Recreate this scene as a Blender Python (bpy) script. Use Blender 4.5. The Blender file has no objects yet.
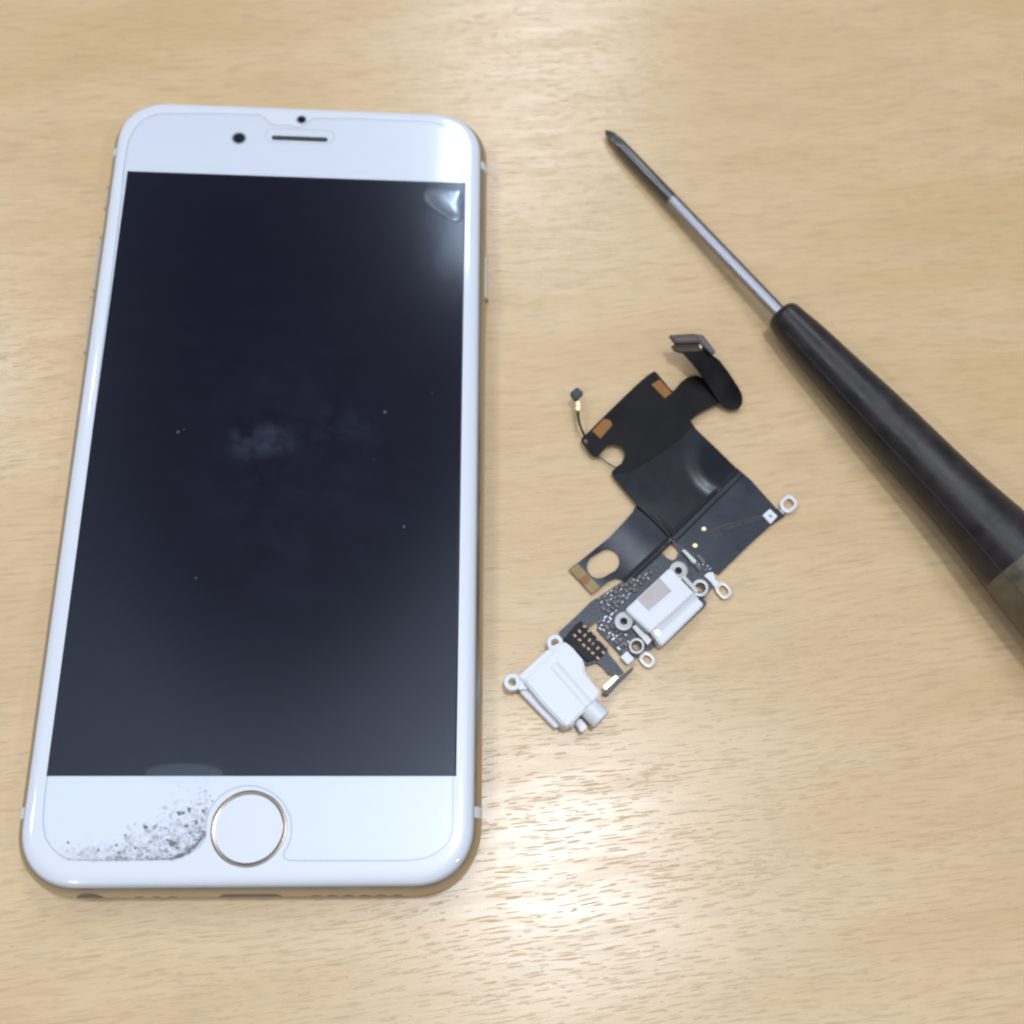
import bpy, bmesh, math, random
from mathutils import Vector, Matrix, Euler
from mathutils.geometry import delaunay_2d_cdt

random.seed(7)
sc = bpy.context.scene
COL = sc.collection
MM = 0.001

# ------------------------------------------------------------------ camera (all lengths below are millimetres, desk top is z = 0)
F_PX, CX, CY = 1200.0, 545.0, 515.0
RV = Vector((2.7797885531637885, 0.0037033029181821496, 0.10306241690558436))
TV = Vector((-43.22944455894679, -10.823886556140373, 194.33022105256381))
ZG = 7.1                                            # height of the phone's front glass
Rm = Matrix.Rotation(RV.length, 3, RV.normalized())
CAM = -(Rm.transposed() @ TV) + Vector((0, 0, ZG))


def at(u, v, z=0.0):
    """point at height z (mm) seen at photo position u, v"""
    d = Rm.transposed() @ Vector(((u - CX) / F_PX, (v - CY) / F_PX, 1.0))
    k = (z - CAM.z) / d.z
    return CAM + d * k


# ------------------------------------------------------------------ materials
def mat(name):
    m = bpy.data.materials.new(name)
    m.use_nodes = True
    nt = m.node_tree
    return m, nt, nt.nodes, nt.links, nt.nodes['Principled BSDF']


def simple(name, col, rough=.5, metal=0., spec=.5, coat=0., coat_rough=.05, var=.0, vscale=400., bump=0., bscale=900.):
    m, nt, N, L, p = mat(name)
    p.inputs['Base Color'].default_value = (*col, 1)
    p.inputs['Roughness'].default_value = rough
    p.inputs['Metallic'].default_value = metal
    p.inputs['Specular IOR Level'].default_value = spec
    p.inputs['Coat Weight'].default_value = coat
    p.inputs['Coat Roughness'].default_value = coat_rough
    tc = N.new('ShaderNodeTexCoord')
    if var:
        n = N.new('ShaderNodeTexNoise'); n.inputs['Scale'].default_value = vscale; n.inputs['Detail'].default_value = 6
        L.new(tc.outputs['Object'], n.inputs['Vector'])
        mx = N.new('ShaderNodeMix'); mx.data_type = 'RGBA'; mx.clamp_factor = True
        mr = N.new('ShaderNodeMapRange'); mr.inputs[1].default_value = .3; mr.inputs[2].default_value = .7
        L.new(n.outputs['Fac'], mr.inputs[0]); L.new(mr.outputs[0], mx.inputs['Factor'])
        mx.inputs['A'].default_value = (*[max(0, c * (1 - var)) for c in col], 1)
        mx.inputs['B'].default_value = (*[min(1, c * (1 + var)) for c in col], 1)
        L.new(mx.outputs['Result'], p.inputs['Base Color'])
        rr = N.new('ShaderNodeMapRange'); rr.inputs[1].default_value = .3; rr.inputs[2].default_value = .7
        rr.inputs[3].default_value = rough * .8; rr.inputs[4].default_value = min(1, rough * 1.25)
        L.new(n.outputs['Fac'], rr.inputs[0]); L.new(rr.outputs[0], p.inputs['Roughness'])
    if bump:
        n2 = N.new('ShaderNodeTexNoise'); n2.inputs['Scale'].default_value = bscale; n2.inputs['Detail'].default_value = 4
        L.new(tc.outputs['Object'], n2.inputs['Vector'])
        b = N.new('ShaderNodeBump'); b.inputs['Strength'].default_value = 1; b.inputs['Distance'].default_value = bump * MM
        L.new(n2.outputs['Fac'], b.inputs['Height']); L.new(b.outputs['Normal'], p.inputs['Normal'])
    return m


def film_mat(name, tint, haze, rough, spec_w, haze_col=(.5, .52, .55)):
    """clear film: see-through with a clear-coat like reflection and a faint milky haze"""
    m, nt, N, L, p = mat(name)
    N.remove(p)
    out = N['Material Output']
    tr = N.new('ShaderNodeBsdfTransparent'); tr.inputs[0].default_value = (*tint, 1)
    df = N.new('ShaderNodeBsdfDiffuse'); df.inputs[0].default_value = (*haze_col, 1)
    g1 = N.new('ShaderNodeBsdfGlossy'); g1.inputs['Color'].default_value = (.70, .83, 1, 1); g1.inputs['Roughness'].default_value = rough
    fr = N.new('ShaderNodeFresnel'); fr.inputs['IOR'].default_value = 1.45
    mul = N.new('ShaderNodeMath'); mul.operation = 'MULTIPLY'; mul.inputs[1].default_value = spec_w
    L.new(fr.outputs[0], mul.inputs[0])
    a = N.new('ShaderNodeMixShader'); b = N.new('ShaderNodeMixShader')
    a.inputs[0].default_value = haze
    L.new(tr.outputs[0], a.inputs[1]); L.new(df.outputs[0], a.inputs[2])
    L.new(mul.outputs[0], b.inputs[0]); L.new(a.outputs[0], b.inputs[1]); L.new(g1.outputs[0], b.inputs[2])
    L.new(b.outputs[0], out.inputs['Surface'])
    return m, nt, N, L, a, g1


def wood_mat():
    m, nt, N, L, p = mat('beech_laminate')
    tc = N.new('ShaderNodeTexCoord')
    mp = N.new('ShaderNodeMapping'); mp.inputs['Scale'].default_value = (1000, 1000, 1000)
    mp.inputs['Rotation'].default_value = (0, 0, math.radians(-6.8))
    L.new(tc.outputs['Object'], mp.inputs['Vector'])

    def noise(scale3, detail, rough=.5, src=None, dist=0.):
        s = N.new('ShaderNodeMapping'); s.inputs['Scale'].default_value = scale3
        L.new((src or mp.outputs['Vector']), s.inputs['Vector'])
        n = N.new('ShaderNodeTexNoise'); n.inputs['Scale'].default_value = 1; n.inputs['Detail'].default_value = detail
        n.inputs['Roughness'].default_value = rough; n.inputs['Distortion'].default_value = dist
        L.new(s.outputs['Vector'], n.inputs['Vector'])
        return n

    # slow waviness of the grain
    wv = noise((1 / 60, 1 / 45, 1), 2)
    sub = N.new('ShaderNodeVectorMath'); sub.operation = 'SUBTRACT'; sub.inputs[1].default_value = (.5, .5, .5)
    L.new(wv.outputs['Color'], sub.inputs[0])
    mul = N.new('ShaderNodeVectorMath'); mul.operation = 'MULTIPLY'; mul.inputs[1].default_value = (0, 6, 0)
    L.new(sub.outputs[0], mul.inputs[0])
    add = N.new('ShaderNodeVectorMath'); add.operation = 'ADD'
    L.new(mp.outputs['Vector'], add.inputs[0]); L.new(mul.outputs[0], add.inputs[1])
    W = add.outputs[0]

    def ramp(src, lo, hi, a=0., b=1.):
        r = N.new('ShaderNodeMapRange'); r.interpolation_type = 'SMOOTHSTEP'
        for i, v in enumerate((lo, hi, a, b)): r.inputs[i + 1].default_value = v
        L.new(src, r.inputs[0]); return r.outputs[0]

    def mathn(op, a, b):
        n = N.new('ShaderNodeMath'); n.operation = op
        for i, x in enumerate((a, b)):
            if isinstance(x, (int, float)): n.inputs[i].default_value = x
            else: L.new(x, n.inputs[i])
        return n.outputs[0]

    def mixc(fac, a, b):
        n = N.new('ShaderNodeMix'); n.data_type = 'RGBA'; n.clamp_factor = True
        L.new(fac, n.inputs['Factor'])
        for k, x in (('A', a), ('B', b)):
            if isinstance(x, tuple): n.inputs[k].default_value = (*x, 1)
            else: L.new(x, n.inputs[k])
        return n.outputs['Result']

    broad = noise((1 / 55, 1 / 11, 1), 3, .55, W)
    tone = noise((1 / 26, 1 / 3.2, 1), 4, .6, W)
    fine = noise((1 / 7, 1 / .55, 1), 3, .6, W)
    dens = noise((1 / 24, 1 / 7, 1), 2, .5, W)
    blotch = noise((1 / 14, 1 / 10, 1), 3, .5)
    c = mixc(ramp(broad.outputs['Fac'], .3, .7), (.600, .404, .210), (.648, .458, .258))
    c = mixc(mathn('MULTIPLY', ramp(tone.outputs['Fac'], .5, .76), .55), c, (.535, .335, .165))
    c = mixc(mathn('MULTIPLY', ramp(fine.outputs['Fac'], .46, .72), .72), c, (.475, .325, .17))
    c = mixc(mathn('MULTIPLY', ramp(blotch.outputs['Fac'], .5, .75), .25), c, (.56, .41, .245))

    def dashes(cx, cy, wid, lmin, lmax, keep, seedz):
        """short pore dashes: one in each stretched cell, of its own length"""
        sc_ = N.new('ShaderNodeMapping'); sc_.inputs['Scale'].default_value = (1 / cx, 1 / cy, 0); sc_.inputs['Location'].default_value = (seedz, seedz * 1.7, 0)
        L.new(W, sc_.inputs['Vector'])
        vo = N.new('ShaderNodeTexVoronoi'); vo.voronoi_dimensions = '2D'; vo.inputs['Scale'].default_value = 1; vo.inputs['Randomness'].default_value = 1
        L.new(sc_.outputs['Vector'], vo.inputs['Vector'])
        df = N.new('ShaderNodeVectorMath'); df.operation = 'SUBTRACT'
        L.new(sc_.outputs['Vector'], df.inputs[0]); L.new(vo.outputs['Position'], df.inputs[1])
        sp = N.new('ShaderNodeSeparateXYZ'); L.new(df.outputs[0], sp.inputs[0])
        cs = N.new('ShaderNodeSeparateXYZ'); L.new(vo.outputs['Color'], cs.inputs[0])
        half = ramp(cs.outputs['X'], 0, 1, lmin / 2, lmax / 2)
        ax_ = mathn('DIVIDE', mathn('MULTIPLY', mathn('ABSOLUTE', sp.outputs['X'], 0), cx), half)
        taper = mathn('SUBTRACT', 1, mathn('POWER', mathn('MINIMUM', ax_, 1), 3.0))
        wob = mathn('MULTIPLY', mathn('SUBTRACT', fine.outputs['Fac'], .5), .16)
        dy = mathn('ABSOLUTE', mathn('ADD', mathn('MULTIPLY', sp.outputs['Y'], cy), wob), 0)
        e = mathn('SUBTRACT', mathn('MULTIPLY', taper, mathn('MULTIPLY', ramp(cs.outputs['Y'], 0, 1, .6, 1.25), wid)), dy)
        m_ = ramp(e, -.02, .06)
        on = ramp(mathn('SUBTRACT', mathn('ADD', ramp(dens.outputs['Fac'], .3, .7, -.25, .25), keep), cs.outputs['Z']), -.06, .06)
        return mathn('MULTIPLY', m_, on)

    fl = mathn('MAXIMUM', dashes(3.8, .74, .092, 1.0, 3.7, .56, 0.), dashes(2.8, .62, .080, .7, 2.7, .44, 7.3))
    fl = mathn('MAXIMUM', fl, mathn('MULTIPLY', dashes(4.8, .95, .085, 1.6, 4.6, .40, 3.1), .8))
    c = mixc(mathn('MULTIPLY', fl, .42), c, (.39, .25, .13))
    L.new(c, p.inputs['Base Color'])
    ro = mathn('ADD', mathn('MULTIPLY', fl, .17), ramp(tone.outputs['Fac'], .3, .7, .23, .29))
    L.new(ro, p.inputs['Roughness'])
    p.inputs['Specular IOR Level'].default_value = .5
    tex = noise((1 / .45, 1 / .35, 1), 3, .6)
    h = mathn('ADD', mathn('MULTIPLY', fl, -.010), mathn('MULTIPLY', tex.outputs['Fac'], .007))
    h = mathn('ADD', h, mathn('MULTIPLY', fine.outputs['Fac'], .005))
    b = N.new('ShaderNodeBump'); b.inputs['Strength'].default_value = 1; b.inputs['Distance'].default_value = MM
    L.new(h, b.inputs['Height']); L.new(b.outputs['Normal'], p.inputs['Normal'])
    return m


M = {}
M['wood'] = wood_mat()
M['gold'] = simple('champagne_aluminium', (.59, .535, .455), .38, 1., var=.06, vscale=300, bump=.004, bscale=3000)
M['button_gold'] = simple('button_aluminium', (.42, .36, .28), .6, .4)
M['antenna'] = simple('antenna_plastic', (.72, .72, .72), .35)
M['white_glass'] = simple('white_front_glass', (.66, .672, .72), .32, 0, .32, .6, .05)
M['button_white'] = simple('white_button', (.64, .66, .71), .3, 0, .4, 1., .05)
M['ring'] = simple('bronze_ring', (.17, .138, .115), .24, 1.)
M['black_slot'] = simple('dark_slot', (.012, .012, .016), .5, bump=.05, bscale=4000)
M['lens'] = simple('camera_lens', (.01, .01, .018), .05, 0, .6)
M['lens_rim'] = simple('lens_rim', (.30, .31, .34), .3, .3)
M['dark_hole'] = simple('dark_hole', (.17, .14, .11), .6)
M['dust'] = simple('dirt', (.20, .19, .19), .9, var=.5, vscale=3000)
M['black_flex'] = simple('black_flex_film', (.0060, .0043, .0048), .33, 0, .16, var=.15, vscale=200, bump=.02, bscale=350)
M['blue_flex'] = simple('dark_blue_flex_film', (.013, .016, .027), .30, 0, .42, var=.2, vscale=160, bump=.03, bscale=220)
M['sheen_flex'] = simple('blue_black_flex_film', (.010, .0105, .015), .27, 0, .24, var=.15, vscale=160, bump=.03, bscale=220)
M['board'] = simple('dark_board', (.030, .034, .048), .4, 0, .5, var=.45, vscale=1400, bump=.05, bscale=1500)
M['crease'] = simple('crease_black', (.012, .012, .014), .35, 0, .5)
M['copper'] = simple('copper_pad', (.27, .105, .018), .45, .0, .3, var=.1, vscale=700)
M['gold_pad'] = simple('gold_pad', (.20, .125, .032), .4, .2, var=.12, vscale=600)
M['bright_gold'] = simple('bright_gold', (.92, .76, .46), .25, .9)
M['white_plastic'] = simple('white_plastic', (.70, .70, .73), .38, 0, .4, var=.03, vscale=300, bump=.006, bscale=1500)
M['grey_label'] = simple('beige_grey_panel', (.40, .355, .345), .45, .2, var=.06, vscale=800)
M['groove_shade'] = simple('groove_shade', (.50, .475, .485), .4, .1)  # grey puts the shade inside the white socket's groove into the colour
M['steel'] = simple('bright_steel', (.42, .41, .40), .48, .9)
M['steel_white'] = simple('pale_bracket', (.42, .40, .39), .48, .6)
M['pale_tin'] = simple('pale_tin', (.60, .53, .46), .35, .2)
M['pale_eyelet'] = simple('pale_eyelet', (.64, .60, .60), .4, .15)
M['solder'] = simple('solder', (.36, .37, .41), .35, .8)
M['chip'] = simple('chip_grey', (.10, .09, .09), .4)
M['chip_brown'] = simple('chip_brown', (.20, .14, .11), .4)
M['bronze'] = simple('bronze_contact', (.26, .165, .12), .4, .6)
M['conn_brown'] = simple('plug_brown', (.075, .052, .042), .40, .2, var=.2, vscale=900)
M['conn_grey'] = simple('plug_grey', (.11, .092, .088), .38, .3)
M['mic'] = simple('mic_grey', (.035, .035, .045), .5)
M['dark_steel'] = simple('dark_tip_steel', (.13, .125, .12), .32, .9)
M['chrome'] = simple('chrome_shaft', (.29, .285, .32), .36, 1.)
M['grip'] = simple('worn_black_grip', (.021, .0155, .0165), .36, 0, .42, var=.4, vscale=260, bump=.03, bscale=1900)
M['grip_end'] = simple('olive_handle_end', (.095, .078, .050), .40, 0, .5, var=.5, vscale=300, bump=.03, bscale=1500)
M['seam'] = simple('seam_line', (.04, .030, .027), .6)
M['film_edge'], *_ = film_mat('film_edge', (.90, .905, .91), .10, .2, .4, (.45, .46, .48))
M['bubble'], *_ = film_mat('air_bubble', (.9, .92, .95), .16, .16, 2.8, (.6, .63, .7))
M['faint_bubble'], *_ = film_mat('faint_bubble', (1, 1, 1), .012, .35, .6, (.6, .63, .7))


def clear_film():
    m, nt, N, L, a, g1 = film_mat('clear_film', (1, 1, 1), .0, .11, .36, (.40, .43, .60))
    tc = N.new('ShaderNodeTexCoord')

    def blob(cx, cy, sx, sy):
        mp = N.new('ShaderNodeMapping'); mp.vector_type = 'POINT'
        mp.inputs['Scale'].default_value = (1000 / sx, 1000 / sy, 0)
        mp.inputs['Location'].default_value = (-cx / sx, -cy / sy, 0)
        L.new(tc.outputs['Object'], mp.inputs['Vector'])
        ln = N.new('ShaderNodeVectorMath'); ln.operation = 'LENGTH'; L.new(mp.outputs[0], ln.inputs[0])
        r = N.new('ShaderNodeMapRange'); r.interpolation_type = 'SMOOTHSTEP'
        for i, v in enumerate((1., .25, 0., 1.)): r.inputs[i + 1].default_value = v
        L.new(ln.outputs['Value'], r.inputs[0]); return r.outputs[0]

    n = N.new('ShaderNodeTexNoise'); n.inputs['Scale'].default_value = 150; n.inputs['Detail'].default_value = 9; n.inputs['Roughness'].default_value = .72
    L.new(tc.outputs['Object'], n.inputs['Vector'])
    nr = N.new('ShaderNodeMapRange')
    for i, v in enumerate((.38, .68, 0., 1.)): nr.inputs[i + 1].default_value = v
    L.new(n.outputs['Fac'], nr.inputs[0])
    q = at(260, 440, ZG); q2 = at(335, 425, ZG); q3 = at(300, 480, ZG)
    acc = None
    for cx, cy, sx, sy, w in ((q.x, q.y, 8, 4.6, .045), (q2.x, q2.y, 7, 4, .016), (q3.x, q3.y, 26, 42, .008)):
        b = N.new('ShaderNodeMath'); b.operation = 'MULTIPLY'; b.inputs[1].default_value = w
        L.new(blob(cx, cy, sx, sy), b.inputs[0])
        if acc is None: acc = b.outputs[0]
        else:
            s = N.new('ShaderNodeMath'); s.operation = 'ADD'; L.new(acc, s.inputs[0]); L.new(b.outputs[0], s.inputs[1]); acc = s.outputs[0]
    f = N.new('ShaderNodeMath'); f.operation = 'MULTIPLY'; L.new(acc, f.inputs[0]); L.new(nr.outputs[0], f.inputs[1])
    ms = N.new('ShaderNodeMapping'); ms.inputs['Rotation'].default_value = (0, 0, .62); ms.inputs['Scale'].default_value = (60, 420, 1)
    L.new(tc.outputs['Object'], ms.inputs['Vector'])
    ns = N.new('ShaderNodeTexNoise'); ns.inputs['Scale'].default_value = 1; ns.inputs['Detail'].default_value = 5; ns.inputs['Roughness'].default_value = .7
    L.new(ms.outputs[0], ns.inputs['Vector'])
    rs = N.new('ShaderNodeMapRange')
    for i, v in enumerate((.5, .85, .002, .006)): rs.inputs[i + 1].default_value = v
    L.new(ns.outputs['Fac'], rs.inputs[0])
    f2 = N.new('ShaderNodeMath'); f2.operation = 'ADD'; L.new(f.outputs[0], f2.inputs[0]); L.new(rs.outputs[0], f2.inputs[1])
    L.new(f2.outputs[0], a.inputs[0])
    return m


M['film'] = clear_film()
M['display'] = simple('black_display', (.0036, .0030, .0110), .25, 0, .1, .0)


# ------------------------------------------------------------------ object helpers
class Thing:
    def __init__(self, name, label, cat, origin):
        self.o = bpy.data.objects.new(name, None)
        self.o.empty_display_size = .01
        COL.objects.link(self.o)
        self.org = Vector(origin)
        self.o.location = self.org * MM
        self.o['label'] = label; self.o['category'] = cat

    def part(self, name, geo, m, parent=None, smooth=True, label=None):
        verts, faces = geo
        me = bpy.data.meshes.new(name)
        me.from_pydata([(Vector(v) - self.org) * MM for v in verts], [], faces)
        bm = bmesh.new(); bm.from_mesh(me)
        bmesh.ops.recalc_face_normals(bm, faces=bm.faces)
        bm.to_mesh(me); bm.free()
        me.materials.append(M[m])
        if smooth:
            me.polygons.foreach_set('use_smooth', [True] * len(me.polygons))
            me.set_sharp_from_angle(angle=math.radians(38))
        o = bpy.data.objects.new(name, me)
        COL.objects.link(o)
        o.parent = parent or self.o
        if label: o['label'] = label
        return o


def join(*geos):
    V, F = [], []
    for v, f in geos:
        k = len(V); V += list(v); F += [[i + k for i in q] for q in f]
    return V, F


def from_bm(bm):
    bm.verts.index_update()
    V = [v.co.copy() for v in bm.verts]; F = [[v.index for v in f.verts] for f in bm.faces]
    bm.free(); return V, F


def slab(top, z0, bevel=0., seg=2, shrink=0.):
    """solid under the polygon `top` (3D points at its upper face) down to height z0"""
    bm = bmesh.new()
    a = [bm.verts.new(p) for p in top]
    c = sum((Vector(p) for p in top), Vector()) / len(top)
    b = [bm.verts.new(Vector((p[0], p[1], z0)) + Vector((c.x - p[0], c.y - p[1], 0)) * shrink) for p in top]
    n = len(a)
    ft = bm.faces.new(a); bm.faces.new(b[::-1])
    for i in range(n): bm.faces.new((a[i], b[i], b[(i + 1) % n], a[(i + 1) % n]))
    bmesh.ops.recalc_face_normals(bm, faces=bm.faces)
    if bevel:
        ed = [e for e in bm.edges if not all(v in b for v in e.verts)]
        bmesh.ops.bevel(bm, geom=ed, offset=bevel, segments=seg, affect='EDGES', clamp_overlap=True)
    return from_bm(bm)


def pslab(px, z1, z0, bevel=.08, seg=2, shrink=0.):
    return slab([at(u, v, z1) for u, v in px], z0, bevel, seg, shrink)


def rect(cx, cy, l, w, ang):
    c, s = math.cos(math.radians(ang)), math.sin(math.radians(ang))
    return [(cx + x * c - y * s, cy + x * s + y * c) for x, y in ((-l / 2, -w / 2), (l / 2, -w / 2), (l / 2, w / 2), (-l / 2, w / 2))]


def pbox(cx, cy, l, w, ang, z1, z0, bevel=.05):
    return pslab(rect(cx, cy, l, w, ang), z1, z0, bevel)


def circ(cx, cy, r, n=28, ry=None, rot=0.):
    ry = ry or r
    out = []
    for i in range(n):
        t = 2 * math.pi * i / n
        x, y = r * math.cos(t), ry * math.sin(t)
        out.append((cx + x * math.cos(rot) - y * math.sin(rot), cy + x * math.sin(rot) + y * math.cos(rot)))
    return out


def loft(rings, cap0=True, cap1=True):
    V, F = [], []
    n = len(rings[0])
    for r in rings: V += [Vector(p) for p in r]
    for k in range(len(rings) - 1):
        for i in range(n):
            j = (i + 1) % n
            F.append([k * n + i, k * n + j, (k + 1) * n + j, (k + 1) * n + i])
    if cap0: F.append(list(range(n))[::-1])
    if cap1: F.append([(len(rings) - 1) * n + i for i in range(n)])
    return V, F


def pring(outer, inner, z1, z0, bev=.1):
    """plate with a hole: outer and inner photo outlines with equal counts"""
    def P(pts, z, c, k):
        q = [at(u, v, z1) for u, v in pts]
        m = sum(q, Vector()) / len(q)
        r = []
        for p in q:
            d = (p - m); d.z = 0
            p2 = p + d.normalized() * k; p2.z = z; r.append(p2)
        return r
    rings = [P(outer, z0, 0, 0), P(outer, z1 - bev, 0, 0), P(outer, z1 - bev * .3, 0, -bev * .3), P(outer, z1, 0, -bev),
             P(inner, z1, 0, bev), P(inner, z1 - bev * .3, 0, bev * .3), P(inner, z1 - bev, 0, 0), P(inner, z0, 0, 0)]
    V, F = loft(rings, False, False)
    n = len(outer); k = 7 * n
    F += [[k + i, k + (i + 1) % n, (i + 1) % n, i] for i in range(n)]
    return V, F


def tube(pts, r, n=8, closed=False):
    pts = [Vector(p) for p in pts]
    rs = r if isinstance(r, (list, tuple)) else [r] * len(pts)
    rings = []
    for i, p in enumerate(pts):
        a = pts[i - 1] if (i or closed) else p
        b = pts[(i + 1) % len(pts)] if (i < len(pts) - 1 or closed) else p
        t = (b - a).normalized()
        up = Vector((0, 0, 1)) if abs(t.z) < .9 else Vector((1, 0, 0))
        s = t.cross(up).normalized(); q = s.cross(t)
        rings.append([p + (s * math.cos(2 * math.pi * k / n) + q * math.sin(2 * math.pi * k / n)) * rs[i] for k in range(n)])
    if closed:
        V, F = loft(rings + [rings[0]], False, False)
        return V, F
    return loft(rings)


def inside(p, poly):
    x, y = p; c = False
    for i in range(len(poly)):
        x1, y1 = poly[i]; x2, y2 = poly[i - 1]
        if (y1 > y) != (y2 > y) and x < (x2 - x1) * (y - y1) / (y2 - y1) + x1: c = not c
    return c


def sheet(outline, zf, thick, holes=(), step=6.):
    """thin curved film: photo outline with holes, zf(u, v) gives its upper height"""
    def dens(poly):
        out = []
        for i, p in enumerate(poly):
            q = poly[(i + 1) % len(poly)]
            k = max(1, int(math.hypot(q[0] - p[0], q[1] - p[1]) / step))
            out += [(p[0] + (q[0] - p[0]) * t / k, p[1] + (q[1] - p[1]) * t / k) for t in range(k)]
        return out
    loops = [dens(outline)] + [dens(h) for h in holes]
    pts, edges = [], []
    for lp in loops:
        k = len(pts); pts += lp; edges += [(k + i, k + (i + 1) % len(lp)) for i in range(len(lp))]
    nb = len(pts)
    xs = [p[0] for p in loops[0]]; ys = [p[1] for p in loops[0]]
    y = min(ys); row = 0
    while y < max(ys):
        x = min(xs) + (step / 2 if row % 2 else 0)
        while x < max(xs):
            if inside((x, y), loops[0]) and not any(inside((x, y), h) for h in loops[1:]):
                if min((x - a) ** 2 + (y - b) ** 2 for a, b in pts[:nb]) > (step * .6) ** 2: pts.append((x, y))
            x += step
        y += step * .87; row += 1
    vs, es, fs, *_ = delaunay_2d_cdt([Vector(p) for p in pts], edges, [], 0, 1e-4)
    keep = []
    for f in fs:
        c = sum((vs[i] for i in f), Vector((0, 0))) / len(f)
        if inside(c, loops[0]) and not any(inside(c, h) for h in loops[1:]): keep.append(list(f))
    top = [at(v.x, v.y, zf(v.x, v.y)) for v in vs]
    n = len(top)
    V = top + [p - Vector((0, 0, thick)) for p in top]
    F = [f for f in keep] + [[i + n for i in f[::-1]] for f in keep]
    cnt = {}
    for f in keep:
        for i in range(len(f)):
            a, b = f[i], f[(i + 1) % len(f)]
            cnt[(a, b)] = 1
    for a, b in cnt:
        if (b, a) not in cnt: F.append([b, a, a + n, b + n])
    used = sorted({i for f in F for i in f}); ix = {v: k for k, v in enumerate(used)}
    return [V[i] for i in used], [[ix[i] for i in f] for f in F]


# ------------------------------------------------------------------ desk
def desk():
    w, h, t = 800, 560, 25
    bm = bmesh.new()
    bmesh.ops.create_cube(bm, size=1)
    for v in bm.verts: v.co = Vector((v.co.x * 2 * w + 60, v.co.y * 2 * h + 60, v.co.z * t - t / 2)) * MM
    bmesh.ops.bevel(bm, geom=bm.edges[:], offset=.0015, segments=2, affect='EDGES')
    me = bpy.data.meshes.new('desk_surface'); bm.to_mesh(me); bm.free()
    me.materials.append(M['wood'])
    o = bpy.data.objects.new('desk_surface', me); COL.objects.link(o)
    o['kind'] = 'structure'; o['label'] = 'pale beech wood desk top with short brown grain flecks'; o['category'] = 'desk'


desk()

# ------------------------------------------------------------------ smartphone
PH = Thing('smartphone', 'white and gold smartphone lying face up with black screen and dirty screen film', 'smartphone', (0, 0, 0))
HW, HH, RC = 33.5, 69.1, 9.9


def rr(inset, z, hw=HW, hh=HH, rc=RC, n=14, dx=0, dy=0):
    hw -= inset; hh -= inset; r = max(.05, rc - inset)
    out = []
    for cx, cy, a0 in ((hw - r, hh - r, 0), (-hw + r, hh - r, 90), (-hw + r, -hh + r, 180), (hw - r, -hh + r, 270)):
        for k in range(n + 1):
            a = math.radians(a0 + 90 * k / n)
            ca, sa = math.cos(a), math.sin(a)
            e = 2 / 2.18                                       # slightly squircled corner
            out.append(Vector((cx + r * math.copysign(abs(ca) ** e, ca) + dx, cy + r * math.copysign(abs(sa) ** e, sa) + dy, z)))
    return out


def frame_prof(a):                                             # a: angle on the rounded side
    return 3.3 - 3.3 * math.cos(a), 3.4 + 3.3 * math.sin(a)


rings = []
for k in range(19):
    a = math.radians(-86 + (53 + 86) * k / 18)
    i, z = frame_prof(a); rings.append(rr(i, max(z, .08)))
rings.append(rr(1.9, 6.05))
PH.part('frame', loft(rings), 'gold')
gl = [(1.42, 5.9), (1.33, 6.15), (1.33, 6.35), (1.42, 6.56), (1.60, 6.74), (1.86, 6.88), (2.2, 6.98), (2.6, 7.05), (3.1, 7.085), (3.7, ZG)]
PH.part('front_glass', loft([rr(i, z) for i, z in gl]), 'white_glass')
# bright bevelled metal rim between frame and glass
PH.part('rim', loft([rr(1.62, 5.9), rr(1.16, 5.98), rr(1.16, 6.12), rr(1.36, 6.22), rr(1.62, 6.2)], False, False), 'steel_white')


def side_strip(sx, y0, y1, proud, a0=-80, a1=52, name='antenna_band', m='antenna'):
    rings = []
    for k in range(13):
        a = math.radians(a0 + (a1 - a0) * k / 12)
        for_r = 3.3 + proud
        x = HW - 3.3 + for_r * math.cos(a); z = max(.06, 3.4 + for_r * math.sin(a))
        x2 = HW - 3.3 + (for_r - .6) * math.cos(a); z2 = 3.4 + (for_r - .6) * math.sin(a)
        rings.append([Vector((sx * x, y0, z)), Vector((sx * x, y1, z)), Vector((sx * x2, y1, z2)), Vector((sx * x2, y0, z2))])
    return PH.part(name, loft(rings), m)


for sx in (1, -1):
    side_strip(sx, -58.3, -56.7, .05)
    side_strip(sx, 56.7, 58.3, .05)


def side_button(sx, y0, y1, zc, hgt, proud, name):
    x0 = HW - .6; x1 = HW + proud
    bm = bmesh.new()
    bmesh.ops.create_cube(bm, size=1)
    for v in bm.verts: v.co = Vector((sx * (x0 + (v.co.x + .5) * (x1 - x0)), y0 + (v.co.y + .5) * (y1 - y0), zc + v.co.z * hgt))
    bmesh.ops.bevel(bm, geom=bm.edges[:], offset=.22, segments=3, affect='EDGES')
    return PH.part(name, from_bm(bm), 'button_gold')


yp = [at(486, v, 4.2).y for v in (258, 300)]
side_button(1, yp[1], yp[0], 3.6, 2.2, .38, 'power_button')
yl = [at(u, v, 4.2).y for u, v in ((99, 207), (91, 290), (81, 352))]
side_button(-1, yl[0] - .2, yl[0] + 4.0, 3.3, 1.8, .05, 'mute_switch')
side_button(-1, yl[1], yl[1] + 10.4, 3.3, 2.0, .05, 'volume_button')
side_button(-1, yl[2], yl[2] + 10.4, 3.3, 2.0, .05, 'volume_button')


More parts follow.
